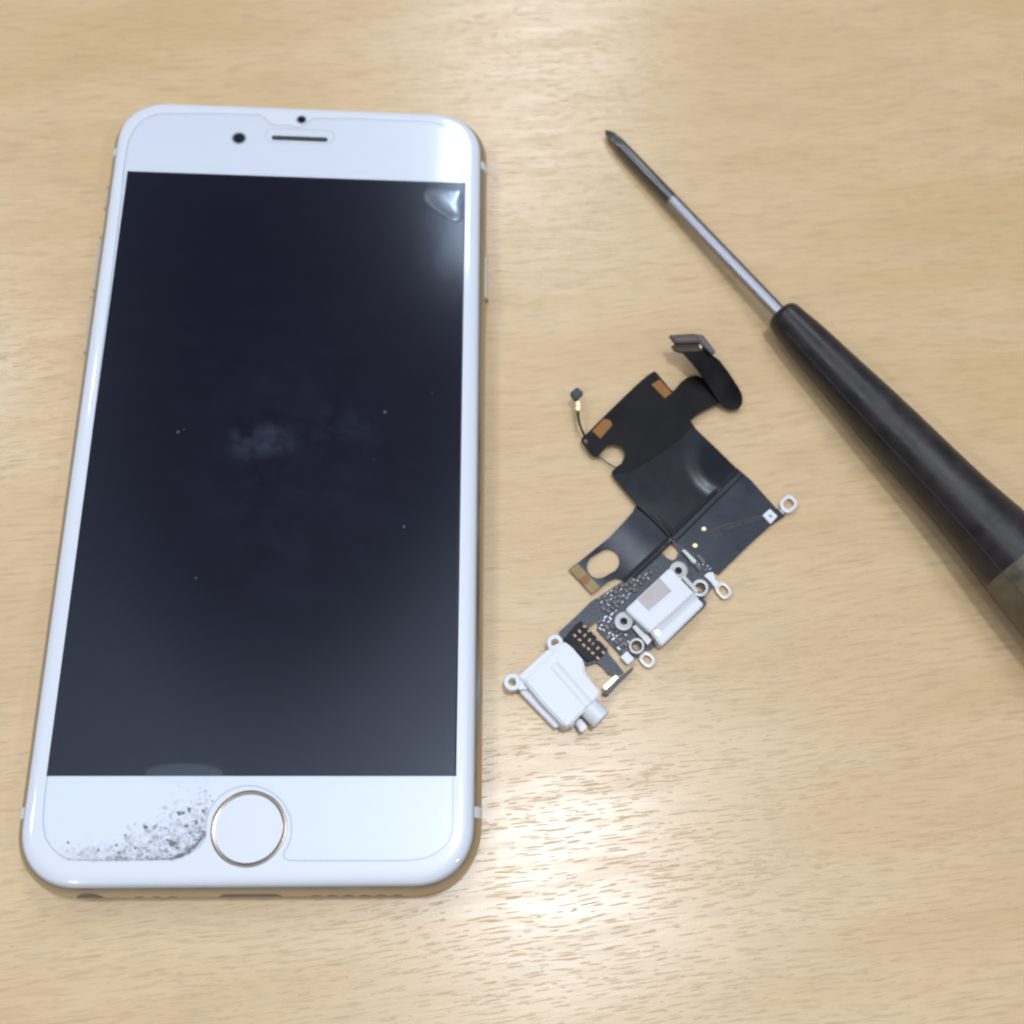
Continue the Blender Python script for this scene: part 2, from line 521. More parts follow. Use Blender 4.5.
def end_hole(cx, w, h, zc, name):
    """dark opening in the lower end of the frame"""
    def yy(z): return -HH + 3.3 - math.sqrt(max(.01, 3.3 ** 2 - (z - 3.4) ** 2)) - .03
    V, F = [], []
    n = 14; r = h / 2
    for k in range(n + 1):
        t = -math.pi / 2 + math.pi * k / n
        z = zc + r * math.sin(t); x = w / 2 - r + r * math.cos(t)
        V += [(cx - x, yy(z), z), (cx + x, yy(z), z), (cx + x, yy(z) + .6, z), (cx - x, yy(z) + .6, z)]
        if k:
            a = 4 * k
            F += [[a - 4, a - 3, a + 1, a], [a - 3, a - 2, a + 2, a + 1], [a - 2, a - 1, a + 3, a + 2], [a - 1, a - 4, a, a + 3]]
    F += [[3, 2, 1, 0], [4 * n, 4 * n + 1, 4 * n + 2, 4 * n + 3]]
    return PH.part(name, (V, F), 'dark_hole')


end_hole(-22.3, 3.9, 3.5, 3.4, 'headphone_socket')
end_hole(0.3, 9.0, 2.6, 3.4, 'charging_socket')
for k in range(6): end_hole(9.6 + k * 2.35, 1.5, 1.5, 3.4, 'speaker_hole')
for k in range(3): end_hole(-15.5 + k * 2.35, 1.2, 1.2, 3.4, 'microphone_hole')

# display under the glass face
DW, DH = 59.2, 104.9
PH.part('display', slab([(-DW / 2, -DH / 2, ZG + .02), (DW / 2, -DH / 2, ZG + .02), (DW / 2, DH / 2, ZG + .02), (-DW / 2, DH / 2, ZG + .02)], ZG - .3), 'display', smooth=False)


def disc(c, r, z0, z1, n=32, bev=0):
    rings = [[Vector((c[0] + r * math.cos(2 * math.pi * k / n), c[1] + r * math.sin(2 * math.pi * k / n), z0)) for k in range(n)],
             [Vector((c[0] + r * math.cos(2 * math.pi * k / n), c[1] + r * math.sin(2 * math.pi * k / n), z1)) for k in range(n)]]
    return loft(rings)


q = at(239, 138.2, ZG)
cam = PH.part('front_camera', disc(q, 1.02, ZG - .2, ZG + .02), 'lens')
V, F = loft([[Vector((q.x + r * math.cos(2 * math.pi * k / 32), q.y + r * math.sin(2 * math.pi * k / 32), z)) for k in range(32)] for r, z in ((1.35, ZG - .1), (1.3, ZG + .03), (1.02, ZG + .03), (1.0, ZG - .1))], False, False)
PH.part('lens_rim', (V, F), 'lens_rim', parent=cam)
q = at(301.5, 119.7, ZG)
sn = PH.part('proximity_sensor', disc(q, .72, ZG - .2, ZG + .02), 'lens')
V, F = loft([[Vector((q.x + r * math.cos(2 * math.pi * k / 32), q.y + r * math.sin(2 * math.pi * k / 32), z)) for k in range(32)] for r, z in ((1.0, ZG - .1), (.96, ZG + .03), (.72, ZG + .03), (.7, ZG - .1))], False, False)
PH.part('sensor_rim', (V, F), 'lens_rim', parent=sn)
q = at(299.7, 138.7, ZG)


def capsule(c, w, h, z, n=20):
    r = h / 2; out = []
    for k in range(2 * n):
        t = math.pi * (k % n) / (n - 1) - math.pi / 2 + (math.pi if k >= n else 0)
        s = 1 if k < n else -1
        out.append(Vector((c[0] + s * (w / 2 - r) + r * math.cos(t), c[1] + r * math.sin(t), z)))
    return out


PH.part('earpiece_slot', loft([capsule(q, 10.0, .98, ZG - .3), capsule(q, 10.0, .98, ZG + .015)]), 'black_slot')
# home button: shallow dished cap and bevelled metal ring
hb = at(248.6, 828.5, ZG)


def hring(r, z, n=72): return [Vector((hb.x + r * math.cos(2 * math.pi * k / n), hb.y + r * math.sin(2 * math.pi * k / n), z)) for k in range(n)]


hbp = PH.part('home_button', loft([hring(4.58, ZG - .2), hring(4.58, ZG - .03), hring(4.3, ZG - .045), hring(3, ZG - .06), hring(1.2, ZG - .08)], True, True), 'button_white')
PH.part('button_ring', loft([hring(5.43, ZG - .1), hring(5.43, ZG + .03), hring(5.36, ZG + .06), hring(5.1, ZG + .05), hring(4.70, ZG - .02), hring(4.60, ZG - .05), hring(4.58, ZG - .2)], False, False), 'ring', parent=hbp)

# screen protector film with its cut-outs
ZF = ZG + .20
arc = [(248.6 + 43 * math.cos(math.radians(a)), 828.5 + 43 * math.sin(math.radians(a))) for a in range(28, -192, -8)]
film_px = [(126, 152), (128.5, 141), (133, 131), (140, 122.5), (149, 116.5), (159, 113.5), (200, 113.5), (240, 114), (260, 114.6), (264.8, 118), (269.5, 123), (274.5, 125),
           (290, 125.4), (297, 127.5), (304, 126), (309, 121), (313, 118.3), (345, 118.3), (400, 120.4), (425, 121.3), (437, 123.3), (446, 127.5), (453.5, 134.5), (459, 144), (462.5, 158), (464, 180),
           (463.4, 250), (461, 420), (457, 620), (453, 785), (452.8, 820), (452, 833), (448.5, 841.5), (444, 847), (437.8, 851.5), (430, 856), (421, 859), (408, 860.5), (350, 860.7), (291, 860.5), (286, 859.3), (283.5, 856.5), (284, 851)] + arc + \
          [(204, 840), (200.5, 845.5), (195, 850), (188, 854), (180, 857.3), (170, 859), (150, 860), (100, 860.4), (80, 860.3), (69, 859.3), (59, 854.5), (50.5, 846.5), (45, 837), (42.8, 823), (44, 800), (60, 680), (90, 450), (120, 208), (123.5, 172)]
fm = PH.part('screen_film', sheet(film_px, lambda u, v: ZF, .12, step=14), 'film', smooth=False)
edge = [at(u, v, ZF - .05) for u, v in film_px]
PH.part('film_edge', tube(edge, .05, 6, True), 'film_edge', parent=fm)
# ear-piece cut-out in the film
ep = at(299.7, 137.5, ZF)
PH.part('film_edge', tube(capsule((ep.x, ep.y + .35), 12.2, 3.0, ZF - .05), .03, 6, True), 'film_edge', parent=fm)


def dome(px, c, z, hgt):
    """lens shaped air bubble in the film"""
    rings = []
    for k in range(7):
        t = k / 6
        s = math.cos(t * math.pi / 2 * .93)
        rings.append([at(c[0] + (u - c[0]) * s, c[1] + (v - c[1]) * s, z + hgt * math.sin(t * math.pi / 2)) for u, v in px])
    return loft(rings, False, True)


b1 = [(424, 193), (430, 189.5), (440, 188.5), (455, 188), (463, 188.5), (463.3, 205), (462.5, 219), (457, 222), (449, 219.5), (440, 214), (431, 207), (425, 200)]
b1c = []
for i, p in enumerate(b1):                                     # smooth the lobe outline
    n_ = b1[(i + 1) % len(b1)]; b1c += [p, ((p[0] + n_[0]) / 2, (p[1] + n_[1]) / 2)]
PH.part('air_bubble', dome(b1c, (450, 203), ZF + .01, .30), 'bubble', parent=fm)
b2 = [(u, v) for u, v in circ(184, 773, 39, 40, 10) if True]
PH.part('air_bubble', dome([(u, v) for u, v in b2], (190, 775), ZF + .01, .05), 'faint_bubble', parent=fm)

# dirt trapped under the film in the lower corner
dv, df = [], []


def speck(u, v, r, z=ZF + .015):
    n = random.randint(5, 8); k = len(dv); a0 = random.random() * 6.28; el = random.uniform(.55, 1.2)
    for i in range(n):
        a = a0 + 2 * math.pi * i / n; rad = r * random.uniform(.55, 1.25)
        p = at(u + rad * math.cos(a), v + rad * math.sin(a) * el, z); dv.append(p)
    dv.append(at(u, v, z + .03)); c = len(dv) - 1
    for i in range(n): df.append([k + i, k + (i + 1) % n, c])


cnt = 0
while cnt < 1250:
    u = random.uniform(60, 208); t = (u - 60) / 148
    low = 860 - max(0, (u - 170)) ** 1.55 * .095
    hi = 849 - 8 * t - 50 * t ** 1.9
    f = random.random() ** 2.0 * random.uniform(.55, 1.55)
    if random.random() > .10 + .9 * t ** 1.5: continue
    v = low - (low - hi) * f - .5
    if (u - 248.6) ** 2 + (v - 828.5) ** 2 < 44 ** 2: continue
    speck(u, v, random.choice((.22, .26, .3, .34, .4, .5)) * (1.15 if t > .5 else .9)); cnt += 1
for u, v, r in ((172, 843, 3.6), (168, 840, 2.2), (145, 827, 2.6), (155, 826, 1.9), (179, 813, 2.4), (183, 812.5, 1.6), (189, 809.5, 2.2), (203, 811, 1.9), (165, 828, 1.6), (125, 835, 1.9),
                (68, 842.5, 1.5), (116, 845, 1.7), (177, 848, 2.0), (186, 826, 2.3), (98, 850, 1.5), (196, 822, 1.7), (190, 833, 1.7), (150, 842, 1.5), (135, 848, 1.4), (212, 801, 1.2), (200, 804, 1.2), (440, 820, .9), (436, 812, .8), (210, 796, 1.1)):
    speck(u, v, r)
for k in range(170):                                            # thick grime along the curved cut
    t = random.random()
    u = 176 + 30 * t; v = 857.5 - 24 * t ** 1.9
    speck(u + random.uniform(-2.2, .6), v + random.uniform(-2.4, .4), random.uniform(.4, 1.0))
d = PH.part('trapped_dirt', (dv, df), 'dust', parent=fm, smooth=False); d['kind'] = 'stuff'


def haze_mat():
    m, nt, N, L, a, g1 = film_mat('grime_smear', (1, 1, 1), .2, .5, .0, (.30, .285, .27))
    tc = N.new('ShaderNodeTexCoord'); n = N.new('ShaderNodeTexNoise'); n.inputs['Scale'].default_value = 900; n.inputs['Detail'].default_value = 6
    n.inputs['Roughness'].default_value = .65
    L.new(tc.outputs['Object'], n.inputs['Vector'])
    r = N.new('ShaderNodeMapRange'); r.interpolation_type = 'SMOOTHSTEP'
    for i, v in enumerate((.30, .75, .03, .22)): r.inputs[i + 1].default_value = v
    L.new(n.outputs['Fac'], r.inputs[0]); L.new(r.outputs[0], a.inputs[0])
    return m


M['grime'] = haze_mat()
sv, sf = dv, df
dv, df = [], []
k_ = 0
while k_ < 380:
    u = random.uniform(66, 207); t = (u - 60) / 148
    if random.random() > .08 + .95 * t ** 1.4: continue
    low = 860 - max(0, (u - 170)) ** 1.55 * .095
    hi = 848 - 12 * t - 44 * t ** 2.
    v = low - (low - hi) * random.random() ** 1.6 * random.uniform(.5, 1.25) - .6
    if (u - 248.6) ** 2 + (v - 828.5) ** 2 < 45.5 ** 2: continue
    speck(u, v, random.uniform(1.0, 3.4), ZF + .004 + .008 * random.random()); k_ += 1
o_ = PH.part('grime_smear', (dv, df), 'grime', parent=fm, smooth=False); o_['kind'] = 'stuff'
for u, v, r in ((178, 432, 1.6), (184, 429.5, .8), (385, 412, 1.8), (404, 526.5, 1.5), (196, 578, 1.1), (432, 393, .7), (374, 459, .7)):
    c = at(u, v, ZF + .02)
    rg = [[Vector((c.x + r / 6.4 * k_ * math.cos(a_ * .7854), c.y + r / 6.4 * k_ * math.sin(a_ * .7854), ZF + .01 + h_)) for a_ in range(8)] for k_, h_ in ((1, 0), (.8, .05), (.35, .09))]
    PH.part('dust_speck', loft(rg, False, True), 'dust_light' if 'dust_light' in M else M.setdefault('dust_light', simple('pale_dust', (.09, .095, .11), .8)) and 'dust_light', parent=fm)

# ------------------------------------------------------------------ charging port flex assembly
FX = Thing('charging_flex_cable', 'removed black charging port flex cable with white sockets lying between phone and screwdriver', 'flex cable', at(650, 540, 0))


def sm(x, a, b):
    t = min(1, max(0, (x - a) / (b - a))); return t * t * (3 - 2 * t)


def g2(u, v, cu, cv, su, sv): return math.exp(-(((u - cu) / su) ** 2 + ((v - cv) / sv) ** 2))


def z_main(u, v):
    # gently rising towards the far edge, with a dent pressed into the middle
    a = (u - 672) * -.68 + (v - 535) * -.73                    # distance up from the lower crease, px
    z = .72 + .75 * sm(a, -35, 75)
    rd = math.hypot(((u - 722) * .66 + (v - 463) * .75) / 36, ((u - 722) * .75 - (v - 463) * .66) / 31)
    z += (1 - sm(rd, .72, 1.08)) * (.15 + .0045 * (722 - u) + .008 * (v - 463))
    z += .15 * g2(u, v, 640, 500, 30, 18)
    return z


main_px = [(653.8, 371.2), (656, 372), (664, 381.5), (670, 389), (673.4, 391), (676, 388), (680.5, 382.5), (687, 377.6), (695, 375.2), (700, 376.4), (704, 379), (712, 388), (722, 396), (722, 402), (712, 406.5), (701, 412), (695, 416), (690.4, 420.5), (693, 425), (684, 436), (668, 449), (648, 462), (630, 472), (612.6, 474.6), (611.4, 472), (616.3, 466.8), (621, 463.6), (624.4, 458), (624.6, 452), (621, 446.2), (614, 444), (607, 446), (602, 451), (599.3, 455), (595.2, 456.9), (591.6, 455), (585.2, 447.4), (581.1, 441.6), (581.7, 438), (587, 433.3), (606.9, 413.4), (625.6, 395.2), (637.3, 384.1), (646.7, 375.9)]
mf = FX.part('main_film', sheet(main_px, z_main, .14, [circ(586.3, 441.3, 2.6, 10, 2.0, .7)], 5), 'black_flex')
low_main_px = [(691.8, 423), (697, 430), (716, 448), (736.6, 468.5), (738, 472), (706, 503), (672, 536), (669, 536), (655, 521.5), (638.9, 506.6), (625, 489.5), (612.4, 474.2), (629, 470), (646, 460), (666, 447), (682, 434)]
FX.part('glossy_film', sheet(low_main_px, lambda u, v: z_main(u, v) - .03, .11, (), 5), 'sheen_flex')
# rim wire across the round notch
FX.part('notch_wire', tube([at(u, v, 1.0) for u, v in ((597.5, 455.8), (603, 459.5), (609, 464), (616.5, 468))], .13, 6), 'crease')


def z_rib(u, v):
    t = sm(((u - 738) * -.6 + (v - 408) * -.8), -4, 82)
    return 1.25 + 3.6 * t + .35 * g2(u, v, 730, 385, 14, 16)


rib_px = [(703.3, 378.8), (698.6, 371.6), (691.6, 362.8), (684.5, 355.2), (679.5, 350), (690, 346), (703, 347), (710.3, 353.4), (719.7, 360.4), (729, 372.7), (737.3, 385.6), (741, 392), (742.6, 398), (742.2, 404), (738.6, 408.8), (731.4, 410), (724.4, 407.6), (719.7, 403.2), (714, 394), (709, 386)]
rb = FX.part('folded_ribbon', sheet(rib_px, z_rib, .16, (), 4.5), 'black_flex')
pl = FX.part('board_plug', pslab([(671.5, 345.2), (699.8, 344.6), (703.3, 349.9), (698, 351), (681, 351.6), (674.6, 349.6)], 4.9, 4.2, .08), 'conn_brown')
FX.part('plug_housing', pslab([(669.5, 334.8), (694.8, 333.2), (701, 342.3), (675.6, 343)], 6.0, 5.2, .1), 'conn_brown', parent=pl)
FX.part('plug_insert', pslab([(674.5, 338), (695.5, 336.8), (698.2, 340.4), (677.3, 341.2)], 6.05, 5.9, .05), 'conn_grey', parent=pl)
FX.part('plug_contacts', pslab([(674, 343.5), (700.5, 343), (701.5, 345), (675, 345.6)], 5.2, 4.85, .04), 'bronze', parent=pl)
FX.part('plug_stiffener', pslab([(694.8, 333.6), (703.3, 334.6), (716, 351.4), (712, 353.8), (702.5, 344.6)], 5.5, 4.9, .1), 'conn_grey', parent=pl)
FX.part('plug_tab', pbox(700.5, 346.5, 3.6, 2.2, 55, 5.32, 5.1, .04), 'bright_gold', parent=pl)

for px in ([(592.2, 430.9), (603.9, 418.6), (610.5, 420.5), (612.2, 425.1), (600.4, 438.6)], [(651.4, 384.6), (659.6, 379.4), (671.9, 392.9), (664.9, 398.1)]):
    FX.part('copper_pad', sheet(px, lambda u, v: z_main(u, v) + .035, .03, (), 4), 'copper')

# tiny microphone on its stalk
wire = [(586.5, 438.5, 1.2), (584, 434.5, 1.6), (581.7, 429.8, 2.0), (579.6, 424, 2.4), (578.4, 418, 2.7), (577.8, 411, 2.9)]
st = FX.part('microphone_stalk', tube([at(*w) for w in wire], [.26, .24, .22, .22, .24, .28], 8), 'crease')
FX.part('stalk_contact', pslab([(575.4, 401), (579.6, 401), (580.4, 405.6), (580, 411), (575.9, 410.4), (576.2, 405.6)], 3.2, 2.9, .06), 'bright_gold', parent=st)
FX.part('microphone', pslab([(570, 392.5), (577.2, 386.4), (584, 392.4), (576, 399.9)], 3.7, 2.6, .18), 'mic', parent=st)

# lower right film panel


def z_low(u, v):
    a = (u - 705) * .68 + (v - 500) * .73
    return .95 - .30 * sm(a, 0, 60) + .10 * math.sin((u + v) * .045)


low_px = [(734, 467), (740, 470.5), (750.8, 480), (776, 508), (782, 512), (785, 516), (779, 520), (770, 526), (748, 546), (719, 574.5), (713, 572), (704, 562), (692, 552), (681, 545), (670, 536), (700, 506)]
FX.part('side_film', sheet(low_px, lambda u, v: z_low(u, v) - .22, .14, (), 5), 'blue_flex')
FX.part('crease_fold', tube([at(u, v, z_low(u, v) - .02) for u, v in ((737.5, 469.5), (722, 484.5), (704, 502), (688, 518), (671, 535))], [.36, .42, .42, .42, .36], 8), 'crease')
FX.part('crease_fold', tube([at(u, v, .70) for u, v in ((743, 475), (727, 490.5), (709, 508), (693, 524), (677, 540))], .16, 8), 'crease')
FX.part('crease_fold', tube([at(u, v, 1.0) for u, v in ((613, 474.5), (626, 490), (640, 506), (655, 520.5), (670, 536))], .30, 8), 'crease')
FX.part('crease_fold', tube([at(u, v, 1.0) for u, v in ((618.5, 472.5), (632, 489), (645, 503.5), (659, 518), (672.5, 532))], .20, 8), 'crease')

# left arm with slot and gold end
sl = []
c1, c2, rr_ = (598.7, 566.4), (607.7, 561.1), 11.9
ax = math.atan2(c2[1] - c1[1], c2[0] - c1[0])
for k in range(13): a = ax - math.pi / 2 + math.pi * k / 12; sl.append((c2[0] + rr_ * math.cos(a), c2[1] + rr_ * math.sin(a)))
for k in range(13): a = ax + math.pi / 2 + math.pi * k / 12; sl.append((c1[0] + rr_ * math.cos(a), c1[1] + rr_ * math.sin(a)))
arm_px = [(636, 505.5), (640, 507), (655, 521), (669, 536), (667.5, 541), (657, 550.5), (640, 566), (623.5, 581), (619.5, 578.6), (615.2, 578.3), (607, 582), (601, 587.3), (591.8, 594.6), (568.6, 569.8), (577.6, 563), (609.2, 537.5), (622, 524), (632.5, 512)]


def z_arm(u, v): return .62 + .25 * sm((u - 640) * .7 - (v - 520) * .7, -40, 20) + .12 * math.sin((u - v) * .08)


FX.part('slotted_arm', sheet(arm_px, z_arm, .15, [sl], 5), 'blue_flex')
FX.part('gold_end', sheet([(569.6, 569.9), (577.9, 563.8), (600.2, 587.2), (591.7, 593.7)], lambda u, v: z_arm(u, v) + .04, .03, (), 5), 'gold_pad')
FX.part('copper_pad', sheet([(579, 579.6), (586.6, 573.6), (591.6, 579), (584.6, 585.6)], lambda u, v: z_arm(u, v) + .075, .03, (), 5), 'copper')
FX.part('crease_fold', tube([at(u, v, .95) for u, v in ((669, 537.5), (655, 551), (640, 565), (624, 580.5))], .30, 8), 'crease')
FX.part('crease_fold', tube([at(u, v, .9) for u, v in ((672, 541.5), (664, 549), (650, 562), (634, 577))], .22, 8), 'crease')

# component board
board_px = [(623, 581), (607, 591.5), (591, 601.5), (576, 616.3), (559, 632), (563, 640), (575, 652), (586.6, 666), (596.2, 662.8), (603, 667.4), (608.5, 674.3), (617, 676), (623.8, 672.5), (618, 664.7), (608.8, 653.8), (606.4, 648.5), (590.7, 630.5), (588.8, 627.5), (598.9, 619.2),
            (596.9, 629.1), (612, 645.5), (628.3, 663.6), (633.5, 659.5), (648, 652), (662, 640), (700, 604), (716, 583), (712, 571), (703, 561), (692, 552), (681, 545), (671, 539)]
FX.part('circuit_board', sheet(board_px, lambda u, v: .62, .35, [[(660, 551), (664.5, 545.5), (670, 543), (675.5, 546.5), (679, 552), (676, 558.5), (672, 560.5), (666.5, 557.5)], circ(700.5, 587.6, 4.4, 12), circ(636.9, 645.7, 4.4, 12)], 6), 'board')

# white charging socket
BX = FX.part('charging_socket', join(pslab([(625.3, 609.5), (669.7, 567.6), (694.5, 593), (650.6, 632.5)], 3.3, .6, .22, 3),
                                     pslab([(655, 637.8), (697, 597.6), (704.3, 604.2), (661.6, 646)], 3.05, .55, .22, 3)), 'white_plastic')
FX.part('socket_groove', pslab([(649, 631), (692.5, 591.5), (699.5, 599), (656, 639.5)], 2.75, .6, .1), 'groove_shade', parent=BX)
FX.part('socket_panel', pslab([(659.5, 577.6), (671.8, 591), (648.5, 610.8), (637.2, 599.6)], 3.33, 3.2, .02), 'grey_label', parent=BX)
FX.part('socket_step', pslab([(671.6, 591.4), (673, 592.8), (649.7, 612.4), (648.3, 611)], 3.38, 3.2, .02), 'white_plastic', parent=BX)
FX.part('socket_glint', pslab([(653.8, 631.8), (657.6, 628.6), (661.6, 633), (657.6, 636.6)], 3.1, 2.6, .1), 'bright_gold', parent=BX)  # bright square painted in as a glint on the white socket
FX.part('socket_base', pslab([(661.5, 648), (705.5, 606), (707, 602), (700, 596), (655, 640)], .58, .1, .06), 'board', parent=BX)
for (u, v, ro, ri, z1, z0, mm_) in ((678.6, 570.5, 9.6, 3.6, 2.2, .6, 'steel_white'), (623.9, 621.1, 9.6, 3.6, 2.2, .6, 'steel_white'),
                                    (700.5, 587.6, 9.0, 5.0, 2.0, .5, 'steel'), (636.9, 645.7, 8.2, 5.0, 2.0, .5, 'steel')):
    lg = FX.part('screw_lug', pring(circ(u, v, ro, 32), circ(u, v, ri, 32), z1, z0, .16), mm_)
    if ri < 4: FX.part('lug_collar', pring(circ(u, v, 6.0, 32), circ(u, v, ri, 32), z1 + .18, z1 - .1, .08), mm_, parent=lg)
# metal clips joining lugs and socket
for px, z1, z0, mm_ in (([(632, 627), (636, 624), (649, 638), (645, 642)], 1.5, .7, 'steel'), ([(640, 622), (643, 620), (650.5, 628), (647.5, 631)], 2.3, .7, 'chip'), ([(641, 637), (646, 633.5), (652, 640), (647.5, 645)], 2.0, .7, 'steel'),
                        ([(681, 577), (684.5, 575), (699, 590.5), (695.5, 593)], 2.3, .6, 'steel_white'), ([(649.5, 635.5), (653, 633), (657, 637.5), (653.5, 640.5)], 1.9, .6, 'bronze'),
                        ([(660.5, 552), (664, 552)], 0, 0, None)):
    if mm_: FX.part('clip', pslab(px, z1, z0, .08), mm_)
# spring contact at the far side of the socket
for px, z1, mm_ in (([(681.5, 550), (685, 549.5), (697, 561), (694, 564)], 1.5, 'steel'), ([(694, 564), (697, 561.5), (702, 568), (699, 571)], 1.2, 'chip'), ([(688, 560), (691, 558), (695.5, 563), (692.5, 565.5)], 1.1, 'chip'), ([(696, 556), (699, 554), (706, 561), (703, 564)], 1.1, 'chip')):
    FX.part('spring_contact', pslab(px, z1, .6, .08), mm_)

# flat eyelets
def eyelet(cx, cy, rx, ry, rot, ix, iy, z1, z0, m):
    def sq(rx, ry):
        out = []
        for k in range(36):
            t = 2 * math.pi * k / 36; c, s = math.cos(t), math.sin(t)
            x = rx * math.copysign(abs(c) ** .7, c); y = ry * math.copysign(abs(s) ** .7, s)
            out.append((cx + x * math.cos(rot) - y * math.sin(rot), cy + x * math.sin(rot) + y * math.cos(rot)))
        return out
    return FX.part('eyelet', pring(sq(rx, ry), sq(ix, iy), z1, z0, .08), m)


eyelet(789, 503.6, 8.6, 8.0, -.75, 4.9, 4.3, 1.0, .55, 'pale_eyelet')
FX.part('eyelet_neck', pslab([(779, 510.5), (782.5, 506.5), (787, 510), (783, 514.5)], .92, .55, .05), 'grey_label')
eyelet(724, 590, 9.0, 7.0, .85, 4.8, 3.4, .9, .45, 'pale_tin')
FX.part('eyelet_neck', pslab([(704, 575.5), (708, 572.5), (713, 572), (714.5, 575), (715, 579), (720, 583), (715.5, 588), (711, 582)], 1.0, .5, .06), 'white_plastic')
eyelet(647.6, 659.2, 8.4, 7.0, .75, 4.2, 3.0, .8, .4, 'pale_tin')

# white square sticker pad, printed tracks and gold test points
pd = FX.part('terminal_pad', pslab([(762.6, 515.2), (769.9, 508.8), (777.8, 516), (770.6, 523.9)], 1.0, .6, .04), 'white_plastic')
FX.part('pad_mark', pbox(770.6, 516, 3.6, 1.6, 40, 1.03, .95, .01), 'chip', parent=pd)
for a, b in (((762, 515.5), (722, 526)), ((763, 517.5), (724, 529.5)), ((722, 526), (712, 531))):
    FX.part('printed_track', tube([at(a[0], a[1], z_low(*a) - .21), at((a[0] + b[0]) / 2, (a[1] + b[1]) / 2, z_low((a[0] + b[0]) / 2, (a[1] + b[1]) / 2) - .21), at(b[0], b[1], z_low(*b) - .21)], .07, 6), 'conn_grey')
for k in range(4):
    c = (710 + k * 2.6, 530 - k * 1.2 + 5 * (k % 2))
    FX.part('printed_track', tube([at(c[0], c[1], z_low(*c) - .20), at(c[0] + 4, c[1] + 4, z_low(c[0] + 4, c[1] + 4) - .20)], .06, 6), 'conn_grey')
for u, v in ((703.9, 528.8), (695.2, 545.4)):
    FX.part('test_point', pslab(circ(u, v, 2.5, 14, 2.0), z_low(u, v) - .1, .5, .04), 'bright_gold')

# small components soldered on the board
proto = {}


def chip(u, v, ang, kind, l, w, h):
    if (kind, l, w) not in proto:
        p0 = at(u, v, 0)
        bm = bmesh.new(); bmesh.ops.create_cube(bm, size=1)
        for q_ in bm.verts: q_.co = Vector((q_.co.x * l, q_.co.y * w, (q_.co.z + .5) * h)) * MM
        bmesh.ops.bevel(bm, geom=bm.edges[:], offset=.04 * MM, segments=1, affect='EDGES')
        me = bpy.data.meshes.new('chip_component'); bm.to_mesh(me); bm.free(); me.materials.append(M[kind]); proto[(kind, l, w)] = me
    o = bpy.data.objects.new('chip_component', proto[(kind, l, w)])
    COL.objects.link(o); o.parent = FX.o
    p = at(u, v, .62) - FX.org; o.location = (p.x * MM, p.y * MM, (.60 - FX.org.z) * MM); o.rotation_euler.z = math.radians(ang)


def field(px, n, kinds, mind):
    got = []; tries = 0
    xs = [p[0] for p in px]; ys = [p[1] for p in px]
    while len(got) < n and tries < 4000:
        tries += 1
        u, v = random.uniform(min(xs), max(xs)), random.uniform(min(ys), max(ys))
        if not inside((u, v), px) or any((u - a) ** 2 + (v - b) ** 2 < mind ** 2 for a, b in got): continue
        got.append((u, v))
        k, l, w, h = random.choice(kinds)
        chip(u, v, random.choice((43, 43, -47)) + random.uniform(-4, 4), k, l, w, h)


KA = [('solder', .45, .25, .3), ('chip', .8, .45, .4), ('solder', .6, .22, .35), ('chip', .7, .7, .45), ('solder', .35, .3, .3), ('chip_brown', .7, .4, .4)]
KB = [('chip_brown', .8, .5, .4), ('solder', .5, .3, .3), ('chip', .9, .5, .4), ('solder', .7, .35, .3)]
field([(596, 600), (622, 585), (648, 573), (656, 572), (640, 586), (624, 602), (616, 612), (604, 612)], 46, KA, 3.8)
field([(599, 620), (612, 614), (616, 628), (628, 636), (634, 655), (628, 660), (612, 643), (600, 630)], 32, KB, 3.7)
field([(690, 556), (698, 556), (711, 570), (707, 573)], 7, KA, 3.6)
FX.part('terminal_pad', pslab([(620.5, 656.8), (627, 651), (634.5, 658.6), (628, 664.6)], 1.3, .6, .06), 'white_plastic')
# contact block with rows of bronze contacts
cb = FX.part('contact_block', pslab([(575.5, 624.5), (581, 620.8), (606.6, 649.5), (603, 655.5), (588, 661.8), (563.6, 638.5)], 1.25, .6, .08), 'black_flex')
for r in range(6):
    for c in range(3):
        u = 574.5 + r * 4.6 + c * 5.2; v = 636 + r * 4.3 - c * 5.0
        u += random.uniform(-.6, .6); v += random.uniform(-.6, .6)
        FX.part('bronze_contact', pbox(u, v, 3.6, 2.4, random.choice((45, -45, 20)), 1.42, 1.2, .04), random.choice(('bronze', 'chip_brown', 'bronze')), parent=cb)
# gold contact blade
bl = FX.part('contact_blade', pslab([(602, 693.2), (608, 695), (620, 682), (634, 668.5), (632.5, 667), (620, 676.5)], 1.6, .5, .05), 'crease')
FX.part('gold_contact', pslab([(603, 686.6), (615.4, 675), (618.6, 677.4), (606, 689.8)], 2.0, 1.3, .08), 'bright_gold', parent=bl)

# white headphone socket housing
jack_top = [(523.5, 680), (552.5, 652.5), (557.5, 645), (563.4, 640.6), (571.6, 646), (583.9, 660.6), (585.2, 673), (601, 692), (595.5, 700.2), (582.5, 712.5), (569.5, 726.4), (564.7, 726.4), (541, 701.5)]
ZJ = 4.4


def jbarrel(a, b, r, z, n=20):
    A, B = at(*a, z), at(*b, z); t = (B - A).normalized(); s = t.cross(Vector((0, 0, 1))).normalized(); q_ = Vector((0, 0, 1))
    rg = []
    for p, k in ((A, .75), (A + t * .25, 1), (B - t * .15, 1), (B, .92)):
        rg.append([p + (s * math.cos(2 * math.pi * i / n) + q_ * math.sin(2 * math.pi * i / n)) * r * k for i in range(n)])
    return loft(rg)


